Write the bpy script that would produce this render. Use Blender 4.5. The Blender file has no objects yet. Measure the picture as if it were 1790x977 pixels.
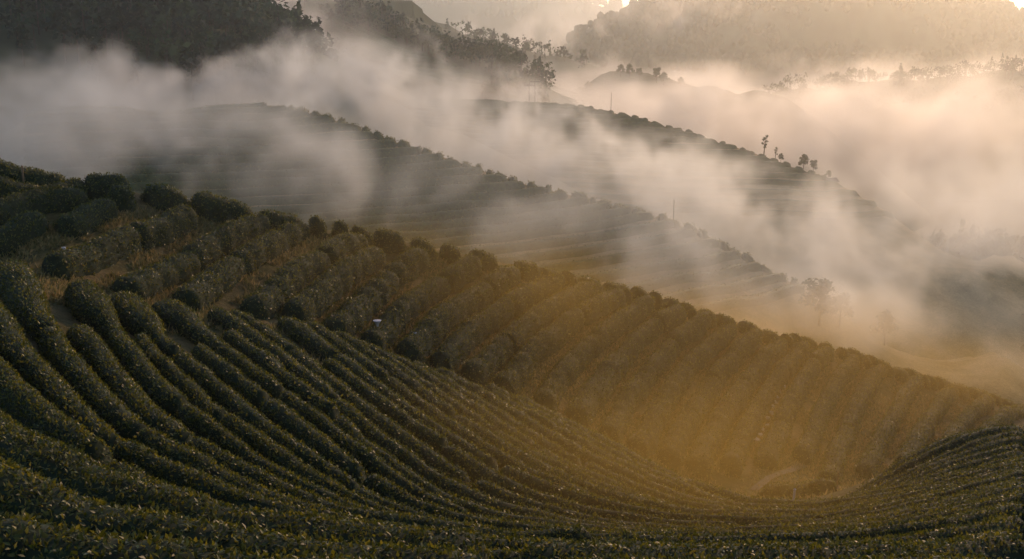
import bpy, math, random
import numpy as np
from mathutils import Vector

random.seed(7)
rng = np.random.default_rng(11)
sc = bpy.context.scene
COL = sc.collection
R = math.radians

# ------------------------------------------------------------------ camera
CAM_Z = 45.0
W0, H0, F0 = 1790.0, 977.0, 1740.0
HORIZON = 90.0
PITCH = math.atan((H0 / 2 - HORIZON) / F0)
cam = bpy.data.cameras.new("camera")
cam.lens = 36.0 * F0 / W0
cam.sensor_width = 36.0
cam.clip_start = 0.1
cam.clip_end = 12000
cam_o = bpy.data.objects.new("camera", cam)
COL.objects.link(cam_o)
cam_o.location = (0, 0, CAM_Z)
cam_o.rotation_euler = (math.pi / 2 - PITCH, 0, 0)
sc.camera = cam_o

# ------------------------------------------------------------------ sky, sun
SUN_EL, SUN_AZ = R(18.0), R(25.0)          # azimuth clockwise from +Y (view direction)
world = bpy.data.worlds.new("World")
sc.world = world
world.use_nodes = True
wn = world.node_tree
bg = wn.nodes["Background"]
sky = wn.nodes.new("ShaderNodeTexSky")
sky.sky_type = 'NISHITA'
sky.sun_disc = False
sky.sun_elevation = SUN_EL
sky.sun_rotation = SUN_AZ
sky.air_density = 1.0
sky.dust_density = 0.6
sky.ozone_density = 1.0
wn.links.new(sky.outputs[0], bg.inputs[0])
bg.inputs[1].default_value = 0.15

sun = bpy.data.lights.new("sun", 'SUN')
sun.energy = 2.6
sun.angle = R(0.53)
sun.color = (1.0, 0.60, 0.32)
sun_o = bpy.data.objects.new("sun", sun)
COL.objects.link(sun_o)
sd = Vector((math.sin(SUN_AZ) * math.cos(SUN_EL), math.cos(SUN_AZ) * math.cos(SUN_EL), math.sin(SUN_EL)))
sun_o.rotation_euler = sd.to_track_quat('Z', 'Y').to_euler()

sc.view_settings.view_transform = 'Standard'
sc.view_settings.look = 'None'
sc.view_settings.exposure = 0.1
sc.view_settings.gamma = 1.0
cy = sc.cycles
cy.max_bounces = 4
cy.diffuse_bounces = 2
cy.glossy_bounces = 1
cy.transmission_bounces = 2
cy.transparent_max_bounces = 8
cy.volume_bounces = 1
cy.volume_step_rate = 3.0
cy.volume_max_steps = 160
cy.use_adaptive_sampling = True
cy.adaptive_threshold = 0.03
cy.use_denoising = True
cy.sample_clamp_indirect = 4.0

# ------------------------------------------------------------------ maths helpers
def dep_tan(v):
    return np.tan(PITCH + np.arctan((np.asarray(v, float) - H0 / 2) / F0))

def at(u, v, D):
    """photo pixel at horizontal distance D (world Y) -> world point relative to the camera height"""
    u = np.asarray(u, float); v = np.asarray(v, float); D = np.asarray(D, float)
    yc = -(v - H0 / 2) / F0
    xr = (u - W0 / 2) / F0
    fy = math.cos(PITCH) + yc * math.sin(PITCH)
    fz = -math.sin(PITCH) + yc * math.cos(PITCH)
    k = D / fy
    return np.stack([xr * k, D + 0 * k, fz * k], -1)

def at_z(u, v, z):
    """photo pixel at height z below the camera"""
    return at(u, v, -np.asarray(z, float) / dep_tan(v))

def resample(pts, n):
    pts = np.asarray(pts, float)
    d = np.r_[0, np.cumsum(np.linalg.norm(np.diff(pts, axis=0), axis=1))]
    t = np.linspace(0, d[-1], n)
    # smooth by Catmull style: linear resample then blur
    out = np.stack([np.interp(t, d, pts[:, k]) for k in range(pts.shape[1])], -1)
    for _ in range(3):
        q = out.copy()
        q[1:-1] = 0.25 * out[:-2] + 0.5 * out[1:-1] + 0.25 * out[2:]
        out = q
    return out

def length(p):
    return float(np.linalg.norm(np.diff(p, axis=0), axis=1).sum())

_LAT = rng.random((64, 64, 64)).astype(np.float32)
def vnoise(x, y, z):
    x = np.asarray(x, np.float32); y = np.asarray(y, np.float32); z = np.asarray(z, np.float32)
    xi = np.floor(x).astype(np.int32); yi = np.floor(y).astype(np.int32); zi = np.floor(z).astype(np.int32)
    fx = x - xi; fy = y - yi; fz = z - zi
    fx = fx * fx * (3 - 2 * fx); fy = fy * fy * (3 - 2 * fy); fz = fz * fz * (3 - 2 * fz)
    x0 = xi & 63; x1 = (xi + 1) & 63; y0 = yi & 63; y1 = (yi + 1) & 63; z0 = zi & 63; z1 = (zi + 1) & 63
    L = _LAT
    c00 = L[x0, y0, z0] * (1 - fx) + L[x1, y0, z0] * fx
    c10 = L[x0, y1, z0] * (1 - fx) + L[x1, y1, z0] * fx
    c01 = L[x0, y0, z1] * (1 - fx) + L[x1, y0, z1] * fx
    c11 = L[x0, y1, z1] * (1 - fx) + L[x1, y1, z1] * fx
    return (c00 * (1 - fy) + c10 * fy) * (1 - fz) + (c01 * (1 - fy) + c11 * fy) * fz

def fbm(x, y, z, octv=4, gain=0.5):
    s = 0; a = 1.0; t = 0
    for k in range(octv):
        f = 2.03 ** k
        s = s + a * vnoise(x * f + 7.3 * k, y * f + 3.1 * k, z * f + 11.7 * k)
        t += a; a *= gain
    return s / t

class Surf:
    """smooth height field through scattered points, falling away outside them"""
    def __init__(self, P, c=4.0, lam=0.02, margin=5.0, fall=0.55):
        P = np.asarray(P, float)
        keep = [0]
        for i in range(1, len(P)):                      # thin crowded samples
            if np.min(np.hypot(*(P[keep][:, :2] - P[i, :2]).T)) > 1.6:
                keep.append(i)
        P = P[keep]
        self.P = P; self.c = c; self.margin = margin; self.fall = fall
        n = len(P)
        r = np.hypot(P[:, None, 0] - P[None, :, 0], P[:, None, 1] - P[None, :, 1])
        A = np.zeros((n + 3, n + 3))
        A[:n, :n] = -np.sqrt(r * r + c * c) + lam * np.eye(n)
        A[:n, n] = 1; A[:n, n + 1] = P[:, 0]; A[:n, n + 2] = P[:, 1]
        A[n:, :n] = A[:n, n:].T
        self.w = np.linalg.solve(A, np.r_[P[:, 2], 0, 0, 0])
    def z(self, x, y):
        x = np.asarray(x, float); y = np.asarray(y, float)
        sh = x.shape; x = x.ravel(); y = y.ravel(); out = np.zeros(len(x))
        n = len(self.P)
        for a in range(0, len(x), 20000):
            xs = x[a:a + 20000]; ys = y[a:a + 20000]
            r2 = (xs[:, None] - self.P[None, :, 0]) ** 2 + (ys[:, None] - self.P[None, :, 1]) ** 2
            zz = -np.sqrt(r2 + self.c ** 2) @ self.w[:n] + self.w[n] + self.w[n + 1] * xs + self.w[n + 2] * ys
            d = np.sqrt(r2.min(1))
            o = np.maximum(0, d - self.margin)
            if self.fall > 0:
                zn = self.P[r2.argmin(1), 2]
                k = np.clip(o / 12.0, 0, 1)
                zz = zz * (1 - k) + zn * k
            out[a:a + 20000] = zz - self.fall * o
        return out.reshape(sh)
    def bake(self, x0, x1, y0, y1, step):
        self.gx = np.arange(x0, x1 + step, step); self.gy = np.arange(y0, y1 + step, step); self.st = step
        X, Y = np.meshgrid(self.gx, self.gy)
        self.G = self.z(X, Y)
        return X, Y, self.G
    def q(self, x, y):
        x = np.asarray(x, float); y = np.asarray(y, float)
        i = np.clip((x - self.gx[0]) / self.st, 0, len(self.gx) - 1.001)
        j = np.clip((y - self.gy[0]) / self.st, 0, len(self.gy) - 1.001)
        i0 = i.astype(int); j0 = j.astype(int); fi = i - i0; fj = j - j0
        G = self.G
        return (G[j0, i0] * (1 - fi) + G[j0, i0 + 1] * fi) * (1 - fj) + (G[j0 + 1, i0] * (1 - fi) + G[j0 + 1, i0 + 1] * fi) * fj

# ------------------------------------------------------------------ object helpers
def mesh_np(name, V, F, mats=(), midx=None, smooth=True):
    """F: list of (k, m) index arrays (all quads or all tris per array); midx: material index per array"""
    me = bpy.data.meshes.new(name)
    V = np.asarray(V, np.float32)
    Fs = [np.asarray(f, np.int32) for f in F if len(f)]
    mi = [m for f, m in zip(F, midx or [0] * len(F)) if len(f)]
    loops = np.concatenate([f.ravel() for f in Fs])
    tot = np.concatenate([np.full(len(f), f.shape[1], np.int32) for f in Fs])
    start = np.r_[0, np.cumsum(tot)[:-1]].astype(np.int32)
    me.vertices.add(len(V)); me.vertices.foreach_set("co", V.ravel())
    me.loops.add(len(loops)); me.loops.foreach_set("vertex_index", loops)
    me.polygons.add(len(tot)); me.polygons.foreach_set("loop_start", start)
    me.polygons.foreach_set("material_index", np.concatenate([np.full(len(f), m, np.int32) for f, m in zip(Fs, mi)]))
    me.polygons.foreach_set("use_smooth", np.full(len(tot), smooth))
    for m in mats: me.materials.append(m)
    me.update(calc_edges=True)
    return me

def link(name, data, parent=None, loc=None):
    o = bpy.data.objects.new(name, data)
    COL.objects.link(o)
    if parent is not None: o.parent = parent
    if loc is not None: o.location = loc
    return o

def tag(o, label=None, cat=None, group=None, kind=None):
    if label: o["label"] = label
    if cat: o["category"] = cat
    if group: o["group"] = group
    if kind: o["kind"] = kind
    return o

def up(p):                                  # camera-relative -> world
    p = np.array(p, float); p[..., 2] += CAM_Z
    return p

ORD = ["", "first", "second", "third", "fourth", "fifth", "sixth", "seventh", "eighth", "ninth", "tenth", "eleventh",
       "twelfth", "thirteenth", "fourteenth", "fifteenth", "sixteenth", "seventeenth", "eighteenth", "nineteenth", "twentieth"]
ORD += ["twenty-" + o for o in ORD[1:10]] + ["thirtieth"] + ["thirty-" + o for o in ORD[1:10]] + ["fortieth"] + ["forty-" + o for o in ORD[1:10]]
for _t in ("fif", "six", "seven", "eigh"): ORD += [_t + "tieth"] + [_t + "ty-" + o for o in ORD[1:10]]

# ------------------------------------------------------------------ materials
def mat(name):
    m = bpy.data.materials.new(name); m.use_nodes = True
    nt = m.node_tree
    return m, nt, nt.nodes["Principled BSDF"], nt.nodes["Material Output"]

def ramp(nt, fac, stops):
    r = nt.nodes.new("ShaderNodeValToRGB")
    el = r.color_ramp.elements
    while len(el) < len(stops): el.new(0.5)
    for e, (p, c) in zip(el, stops):
        e.position = p; e.color = (*c, 1)
    nt.links.new(fac, r.inputs[0])
    return r.outputs[0]

def noise(nt, scale, detail=4, rough=0.6, coord="Object"):
    t = nt.nodes.new("ShaderNodeTexCoord"); n = nt.nodes.new("ShaderNodeTexNoise")
    n.inputs["Scale"].default_value = scale; n.inputs["Detail"].default_value = detail; n.inputs["Roughness"].default_value = rough
    nt.links.new(t.outputs[coord], n.inputs["Vector"])
    return n.outputs[0]

def leaf_mat(name, stops, rough=0.38, trans=0.3, spec=0.5, tint=(1, 1, 1)):
    m, nt, b, out = mat(name)
    g = nt.nodes.new("ShaderNodeNewGeometry")
    c = ramp(nt, g.outputs["Random Per Island"], stops)
    nt.links.new(c, b.inputs["Base Color"])
    b.inputs["Roughness"].default_value = rough
    b.inputs["Specular IOR Level"].default_value = spec
    if trans > 0:
        tr = nt.nodes.new("ShaderNodeBsdfTranslucent"); mx = nt.nodes.new("ShaderNodeMixShader")
        sc2 = nt.nodes.new("ShaderNodeMix"); sc2.data_type = 'RGBA'; sc2.blend_type = 'MULTIPLY'; sc2.inputs[0].default_value = 1; sc2.inputs[7].default_value = (*tint, 1)
        nt.links.new(c, sc2.inputs[6]); nt.links.new(sc2.outputs[2], tr.inputs[0]); mx.inputs[0].default_value = trans
        nt.links.new(b.outputs[0], mx.inputs[1]); nt.links.new(tr.outputs[0], mx.inputs[2])
        nt.links.new(mx.outputs[0], out.inputs[0])
    return m

def plain(name, col, rough=0.8, scale=6, var=0.35, bump=0.0):
    m, nt, b, out = mat(name)
    n = noise(nt, scale)
    c = ramp(nt, n, [(0.3, tuple(x * (1 - var) for x in col)), (0.7, tuple(min(1, x * (1 + var)) for x in col))])
    nt.links.new(c, b.inputs["Base Color"]); b.inputs["Roughness"].default_value = rough
    b.inputs["Specular IOR Level"].default_value = 0.25
    if bump:
        bp = nt.nodes.new("ShaderNodeBump"); bp.inputs["Strength"].default_value = bump; bp.inputs["Distance"].default_value = 0.1
        nt.links.new(noise(nt, scale * 4), bp.inputs["Height"]); nt.links.new(bp.outputs[0], b.inputs["Normal"])
    return m

M_LEAF = leaf_mat("tea_leaf", [(0.0, (0.020, 0.034, 0.009)), (0.5, (0.050, 0.068, 0.014)), (0.85, (0.096, 0.112, 0.022)), (1.0, (0.12, 0.13, 0.032))], 0.48, 0.36, 0.32, (2.4, 1.75, 0.6))
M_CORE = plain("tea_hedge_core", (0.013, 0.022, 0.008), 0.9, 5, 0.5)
M_HEDGE = plain("tea_hedge_far", (0.040, 0.065, 0.022), 0.8, 2.2, 0.45, 0.6)
M_FLEAF = leaf_mat("tree_leaf", [(0.0, (0.022, 0.042, 0.018)), (0.6, (0.045, 0.075, 0.028)), (1.0, (0.085, 0.10, 0.035))], 0.6, 0.25, 0.3)
M_CANOPY = [plain("distant_canopy", c, 1.0, 0.4, 0.35, 0.8) for c in ((0.030, 0.046, 0.022), (0.042, 0.060, 0.026), (0.058, 0.070, 0.032))]
M_WOODS = [leaf_mat("wood_leaf", [(0.0, tuple(x * 0.6 for x in c)), (1.0, tuple(x * 1.4 for x in c))], 0.8, 0.12, 0.15) for c in ((0.012, 0.028, 0.016), (0.024, 0.050, 0.024), (0.045, 0.070, 0.028))]
M_BARK = plain("bark", (0.07, 0.052, 0.038), 0.9, 12, 0.4)
M_GRASS = leaf_mat("dry_grass", [(0.0, (0.11, 0.115, 0.038)), (0.5, (0.22, 0.175, 0.065)), (1.0, (0.38, 0.26, 0.11))], 0.7, 0.35, 0.2)
M_POLE = plain("weathered_pole", (0.16, 0.15, 0.14), 0.8, 8, 0.2)
M_WHITE = plain("white_plastic", (0.46, 0.44, 0.48), 0.5, 4, 0.06)
M_WOOD = plain("stake_wood", (0.20, 0.13, 0.08), 0.85, 14, 0.3)
M_STONE = plain("pale_stone", (0.36, 0.33, 0.29), 0.85, 5, 0.25)
M_PATH = plain("trodden_earth", (0.12, 0.095, 0.065), 0.95, 2.5, 0.3, 0.5)
M_ROOF = plain("roof_tile", (0.10, 0.085, 0.08), 0.8, 5, 0.25)
M_WALL = plain("render_wall", (0.55, 0.51, 0.45), 0.85, 2, 0.1)

def soil_mat(name="hill_soil", stops=None):
    m, nt, b, out = mat(name)
    c1 = ramp(nt, noise(nt, 0.35, 6, 0.65), stops or [(0.30, (0.055, 0.058, 0.022)), (0.46, (0.095, 0.080, 0.030)), (0.62, (0.165, 0.115, 0.05)), (0.78, (0.22, 0.13, 0.06))])
    c2 = ramp(nt, noise(nt, 5.0, 6, 0.7), [(0.3, (0.45, 0.45, 0.45)), (0.7, (1.3, 1.3, 1.3))])
    mx = nt.nodes.new("ShaderNodeMix"); mx.data_type = 'RGBA'; mx.blend_type = 'MULTIPLY'; mx.inputs[0].default_value = 1
    nt.links.new(c1, mx.inputs[6]); nt.links.new(c2, mx.inputs[7]); nt.links.new(mx.outputs[2], b.inputs["Base Color"])
    b.inputs["Roughness"].default_value = 0.95; b.inputs["Specular IOR Level"].default_value = 0.1
    bp = nt.nodes.new("ShaderNodeBump"); bp.inputs["Strength"].default_value = 0.8; bp.inputs["Distance"].default_value = 0.12
    nt.links.new(noise(nt, 7, 8, 0.7), bp.inputs["Height"]); nt.links.new(bp.outputs[0], b.inputs["Normal"])
    return m
M_SOIL = soil_mat()
M_TERRACE = soil_mat("straw_terrace", [(0.3, (0.17, 0.15, 0.075)), (0.5, (0.26, 0.21, 0.11)), (0.7, (0.36, 0.28, 0.16))])
M_FAR = plain("wooded_slope", (0.045, 0.062, 0.030), 0.95, 0.05, 0.5, 0.8)
M_FLOOR = plain("valley_floor", (0.050, 0.060, 0.030), 0.95, 0.03, 0.5, 0.5)

# ------------------------------------------------------------------ row guides (photo pixels -> contour rows)
# foreground bowl: guide rows with a height at each end (metres below the camera)
K = [
 ([(900,690),(974,728),(1064,772),(1150,815),(1250,856),(1340,884),(1460,872),(1600,842),(1700,815),(1800,786)], -14.0, -11.3),
 ([(490,550),(540,577),(644,650),(734,722),(824,783),(936,840),(1064,882),(1200,903),(1340,906),(1480,894),(1650,860),(1800,815)], -9.3, -10.4),
 ([(285,525),(340,562),(427,622),(515,692),(600,757),(690,828),(790,886),(920,911),(1100,921),(1340,922),(1500,912),(1650,886),(1800,845)], -8.0, -9.3),
 ([(135,500),(170,540),(205,580),(255,650),(360,735),(480,815),(614,884),(740,918),(900,932),(1100,937),(1340,937),(1500,929),(1650,906),(1800,870)], -7.2, -8.4),
 ([(15,465),(60,540),(112,610),(172,682),(277,770),(420,848),(600,908),(750,936),(900,948),(1100,952),(1340,951),(1500,945),(1650,925),(1800,893)], -6.4, -7.5),
 ([(-80,560),(-10,640),(56,705),(172,798),(322,868),(525,922),(720,950),(900,960),(1150,966),(1340,966),(1500,961),(1800,917)], -5.8, -6.7),
 ([(-80,725),(0,775),(100,822),(220,866),(412,920),(600,950),(760,966),(950,976),(1150,981),(1340,980),(1600,972),(1800,945)], -5.2, -5.9),
 ([(-80,840),(0,878),(150,920),(300,956),(450,985),(600,1000),(800,1010),(1100,1014),(1400,1010),(1800,988)], -4.6, -5.2),
 ([(-80,930),(0,955),(150,985),(300,1010),(500,1035),(800,1055),(1100,1062),(1400,1056),(1800,1040)], -4.05, -4.5),
]
BETWEEN = [8, 4, 3, 1, 1, 0, 0, 0]
LATE = {(0, 2): 0.05, (1, 1): 0.10, (1, 4): 0.06, (2, 1): 0.08, (2, 3): 0.05, (3, 1): 0.06}   # rows that begin part-way down the slope
NR = 80
Kp = [(resample(p, NR), z0, z1) for p, z0, z1 in K]
rowsF = []                                    # each: (n,3) camera-relative
for i in range(len(Kp)):
    p, z0, z1 = Kp[i]
    m = BETWEEN[i] + 1 if i < len(BETWEEN) else 1
    for j in range(m):
        t = j / m
        if t == 0: q, a, b = p, z0, z1
        else:
            p2, y0, y1 = Kp[i + 1]
            q = p * (1 - t) + p2 * t; a = z0 * (1 - t) + y0 * t; b = z1 * (1 - t) + y1 * t
        s = np.linspace(0, 1, NR)
        rowsF.append(at_z(q[:, 0], q[:, 1], a * (1 - s) + b * s)[int(LATE.get((i, j), 0) * NR):])

# right knoll: fan of rows between its crest and the bowl rows
N1 = (resample([(1478,864),(1560,812),(1640,772),(1715,745),(1800,718)], 40), -14.4, -12.6)
N2 = (resample([(1490,872),(1560,855),(1640,832),(1720,806),(1800,778)], 40), -13.2, -11.6)
rowsN = []
for t in np.linspace(0, 1, 6):
    q = N1[0] * (1 - t) + N2[0] * t; s = np.linspace(0, 1, 40)
    a = N1[1] * (1 - t) + N2[1] * t; b = N1[2] * (1 - t) + N2[2] * t
    rowsN.append(at_z(q[:, 0], q[:, 1], a * (1 - s) + b * s))

# spur slope rows: foot -> crest, with distance at the foot and at the crest
S = [
 ([(-40,372),(40,348),(100,330),(150,318)], 36.5, 41.5),
 ([(-30,425),(40,385),(70,375)], 34.5, 37.5),
 ([(105,392),(150,365),(195,345)], 37.0, 40.5),
 ([(85,456),(160,430),(240,398),(335,368)], 33.2, 42.5),
 ([(205,492),(300,455),(400,405),(465,372)], 34.0, 45.0),
 ([(312,512),(400,460),(470,415),(530,386)], 34.8, 46.3),
 ([(432,528),(510,470),(580,425),(635,405)], 36.0, 47.3),
 ([(510,542),(560,500),(615,460),(660,430)], 37.0, 46.8),
 ([(578,566),(620,525),(675,475),(740,440)], 38.0, 49.0),
 ([(645,595),(690,545),(760,490),(830,455)], 38.8, 51.0),
 ([(708,608),(760,555),(830,502),(900,465)], 39.5, 52.5),
 ([(765,630),(820,572),(900,512),(975,480)], 40.2, 54.5),
 ([(820,648),(870,602),(950,538),(1035,492)], 40.8, 56.0),
 ([(872,664),(930,602),(1010,542),(1085,503)], 41.3, 57.3),
 ([(945,694),(990,632),(1070,562),(1135,520)], 42.0, 58.5),
 ([(1003,718),(1050,652),(1120,575),(1188,533)], 42.6, 59.8),
 ([(1060,752),(1100,680),(1160,605),(1232,548)], 43.0, 61.0),
 ([(1112,776),(1150,702),(1210,622),(1278,563)], 43.7, 62.0),
 ([(1165,797),(1200,722),(1260,640),(1325,575)], 44.5, 63.2),
 ([(1215,812),(1250,742),(1310,652),(1368,584)], 45.2, 64.2),
 ([(1272,812),(1310,732),(1360,652),(1405,595)], 46.2, 65.2),
 ([(1338,802),(1370,722),(1410,645),(1448,606)], 47.6, 66.2),
 ([(1402,792),(1430,722),(1462,655),(1495,618)], 49.2, 67.3),
 ([(1445,828),(1490,722),(1512,672),(1540,633)], 47.5, 68.7),
 ([(1512,818),(1560,722),(1582,684),(1605,654)], 50.0, 70.5),
 ([(1580,806),(1625,725),(1645,696),(1668,672)], 52.5, 72.5),
 ([(1640,795),(1680,735),(1705,708),(1728,690)], 55.0, 74.5),
 ([(1705,775),(1740,735),(1765,716),(1790,706)], 59.0, 77.0),
]
rowsS = []
for p, d0, d1 in S:
    q = resample(p, 30); s = np.linspace(0, 1, 30)
    rowsS.append(at(q[:, 0], q[:, 1], d0 * (1 - s) + d1 * s))

CREST = [(-60,272,39.5),(0,290,40),(120,307,41.2),(240,325,42.4),(340,346,43.6),(400,358,44.4),(470,372,45.3),(540,388,46.6),(640,405,48),(720,420,49.2),
         (800,436,50.8),(900,455,52.9),(1000,484,55.2),(1100,508,58),(1200,535,60.5),(1300,568,62.8),(1400,594,65.4),(1500,622,67.6),(1600,655,70.6),(1700,682,74),(1800,712,78)]
crest = np.array([at(u, v, d) for u, v, d in CREST])

# ------------------------------------------------------------------ near hillside
P = []
for r in rowsF: P += list(r[::5] - [0, 0, 0.55])
for r in rowsN: P += list(r[::8] - [0, 0, 0.5])
for r in rowsS: P += list(r[::6] - [0, 0, 0.6])
P += list(crest - [0, 0, 0.55])
for dd, dz in ((2.5, -0.9), (7, -3.4), (16, -9.5), (28, -18.0)):
    P += list(crest + [0.35 * dd, dd, dz])
for u, v, d in ((1330,852,45),(1400,838,46),(1440,872,37),(1480,850,43),(1600,782,53),(1700,735,63),(1790,745,62),(1400,880,36),(1330,876,38)):
    P.append(at(u, v, d))
P += [(0,0,-2.3),(15,0,-2.6),(-15,0,-1.6),(5,4,-3.2),(-6,4,-2.9),(14,5,-3.6),(-30,6,-1.6),(0,-6,-1.8),(30,4,-4.5)]
near = Surf(P, c=3.0, lam=0.01, margin=4.0, fall=0.35)
X, Y, G = near.bake(-48, 72, -8, 128, 0.5)
rough = 0.16 * (fbm(X * 0.9, Y * 0.9, 0 * X, 4) - 0.5) + 0.10 * (fbm(X * 3, Y * 3, 0 * X + 5, 3) - 0.5)
near.G = G + rough
def grid_mesh(name, X, Y, Z, m):
    ny, nx = X.shape
    idx = np.arange(nx * ny).reshape(ny, nx)
    F = np.stack([idx[:-1, :-1], idx[:-1, 1:], idx[1:, 1:], idx[1:, :-1]], -1).reshape(-1, 4)
    V = np.stack([X, Y, Z + CAM_Z], -1).reshape(-1, 3)
    return mesh_np(name, V, [F], [m])
tag(link("hillside", grid_mesh("hillside", X, Y, near.G, M_SOIL)), kind="structure")

# ------------------------------------------------------------------ hedges
def sweep(cl, w, h, sink=0.25, seed=0.0, lump=0.10, ns=11, zf=None, taper=1.0, scal=0.0):
    """rounded clipped hedge along centre line cl (n,3 on the ground) -> vertices grid (n, ns, 3)"""
    n = len(cl)
    d = np.r_[0, np.cumsum(np.linalg.norm(np.diff(cl, axis=0), axis=1))]
    T = np.gradient(cl, axis=0); T[:, 2] = 0
    T /= np.linalg.norm(T, axis=1)[:, None] + 1e-9
    Sd = np.stack([T[:, 1], -T[:, 0], 0 * T[:, 0]], -1)
    e = np.minimum(d, d[-1] - d) / max(1e-3, taper * min(np.mean(w) * 1.15, d[-1] * 0.5))
    e = np.sqrt(np.clip(1 - (1 - np.clip(e, 0.0, 1)) ** 2.4, 0.004, 1))
    ph = np.linspace(-0.18, math.pi + 0.18, ns)
    cx = np.sign(np.cos(ph)) * np.abs(np.cos(ph)) ** 0.8; sy = np.sin(ph); sy = np.sign(sy) * np.abs(sy) ** 0.75
    w = np.broadcast_to(w, (n,)); h = np.broadcast_to(h, (n,))
    V = cl[:, None, :] + Sd[:, None, :] * (w * e)[:, None, None] * cx[None, :, None]
    zo = (h * (0.35 + 0.65 * e))[:, None] * np.where(sy[None] > 0, sy[None], 0) * e[:, None] ** 0.5
    V[..., 2] += zo
    V[..., 2] += np.where(sy[None] < 0, -sink, 0)
    c = cl[:, None, :] + np.array([0, 0, 0.3]) * h[:, None, None]
    q = V * 1.1 + seed
    k = 1 + lump * 2 * (vnoise(q[..., 0], q[..., 1], q[..., 2]) - 0.5) + lump * 1.1 * (vnoise(q[..., 0] * 3.1, q[..., 1] * 3.1, q[..., 2] * 3.1) - 0.5)
    if scal: k = k * (1 - scal * np.abs(np.sin(d * math.pi / 1.15 + seed)) ** 6 * (0.4 + 1.2 * vnoise(d * 0.5, d * 0 + seed, d * 0)))[:, None]
    V = c + (V - c) * k[..., None]
    return V

def grid_faces(n, m, off=0):
    idx = np.arange(n * m).reshape(n, m) + off
    return np.stack([idx[:-1, :-1], idx[:-1, 1:], idx[1:, 1:], idx[1:, :-1]], -1).reshape(-1, 4)

def leaves_on(V, dens, size, fancy=False, upb=0.55):
    """leaf blades scattered on a swept grid; returns (verts, faces)"""
    a = V[:-1, :-1]; b = V[:-1, 1:]; c = V[1:, 1:]; d = V[1:, :-1]
    nrm = np.cross(c - a, b - d)
    ar = np.linalg.norm(nrm, axis=-1)
    nn = nrm / (ar[..., None] + 1e-9)
    if (nn[..., 2] * ar).sum() < 0: nn = -nn
    wgt = ar * np.clip(nn[..., 2] + 0.75, 0, 1)
    tot = 0.5 * wgt.sum()
    N = int(tot * dens)
    if N < 3: return np.zeros((0, 3)), np.zeros((0, 4), int)
    cum = np.cumsum(wgt.ravel()); pick = np.searchsorted(cum, rng.random(N) * cum[-1]); pick = np.minimum(pick, len(cum) - 1)
    i, j = np.unravel_index(pick, wgt.shape)
    s = rng.random((N, 1)); t = rng.random((N, 1))
    p = (a[i, j] * (1 - s) + b[i, j] * s) * (1 - t) + (d[i, j] * (1 - s) + c[i, j] * s) * t
    n0 = nn[i, j]
    rv = rng.normal(size=(N, 3)); rv /= np.linalg.norm(rv, axis=1)[:, None]
    tang = rv - n0 * (rv * n0).sum(1)[:, None]
    tang /= np.linalg.norm(tang, axis=1)[:, None] + 1e-9
    el = rng.uniform(0.05, 1.2, (N, 1))
    dr = tang * np.cos(el) + (n0 * 0.6 + np.array([0, 0, upb])) * np.sin(el)
    dr /= np.linalg.norm(dr, axis=1)[:, None]
    wd = np.cross(dr, n0 + 0.5 * rng.normal(size=(N, 3)))
    wd /= np.linalg.norm(wd, axis=1)[:, None] + 1e-9
    nl = np.cross(wd, dr)
    L = size * rng.uniform(0.65, 1.25, (N, 1)); Wd = L * rng.uniform(0.20, 0.28, (N, 1))
    p = p + n0 * rng.uniform(-0.35, 0.45, (N, 1)) * size
    if fancy:
        vs = np.stack([p, p + dr * L * 0.42 + wd * Wd + nl * L * 0.07, p + dr * L * 0.5, p + dr * L * 0.42 - wd * Wd + nl * L * 0.07, p + dr * L - nl * L * 0.10], 1)
        k = np.arange(N)[:, None] * 5
        f = np.concatenate([k + [0, 1, 2], k + [1, 4, 2], k + [0, 2, 3], k + [2, 4, 3]])
        return vs.reshape(-1, 3), f
    vs = np.stack([p, p + dr * L * 0.5 + wd * Wd * 1.05 + nl * L * 0.05, p + dr * L, p + dr * L * 0.5 - wd * Wd * 1.05 + nl * L * 0.05], 1)
    k = np.arange(N)[:, None] * 4
    return vs.reshape(-1, 3), k + [0, 1, 2, 3]

def bush(parent, cl, w, h, name="bush", seed=None):
    """one length of hedge: dark inner body and the leaves on it, one mesh"""
    seed = rng.random() * 50 if seed is None else seed
    base = cl[len(cl) // 2].copy()
    V = sweep(cl, w, h, seed=seed, scal=0.085 if cl[:, 1].mean() > 30 else 0.0, taper=0.8)
    D = float(np.median(cl[:, 1]))
    if D < 12.5: dens, size, fancy = 740, 0.068, True
    elif D < 18: dens, size, fancy = 640, 0.066, False
    elif D < 26: dens, size, fancy = 390, 0.075, False
    elif D < 36: dens, size, fancy = 260, 0.085, False
    elif D < 50: dens, size, fancy = 170, 0.10, False
    else: dens, size, fancy = 110, 0.12, False
    lv, lf = leaves_on(V, dens, size, fancy)
    n, m = V.shape[:2]
    allv = np.concatenate([V.reshape(-1, 3), lv]) - base
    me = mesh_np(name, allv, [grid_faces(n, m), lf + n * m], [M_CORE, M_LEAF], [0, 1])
    b = up(base)
    return link(name, me, parent, b if parent is None else None), b

def on_ground(surf, p):
    p = p.copy(); p[:, 2] = surf.q(p[:, 0], p[:, 1]); return p

def densify(p, step):
    return resample(p, max(6, int(length(p) / step)))

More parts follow.
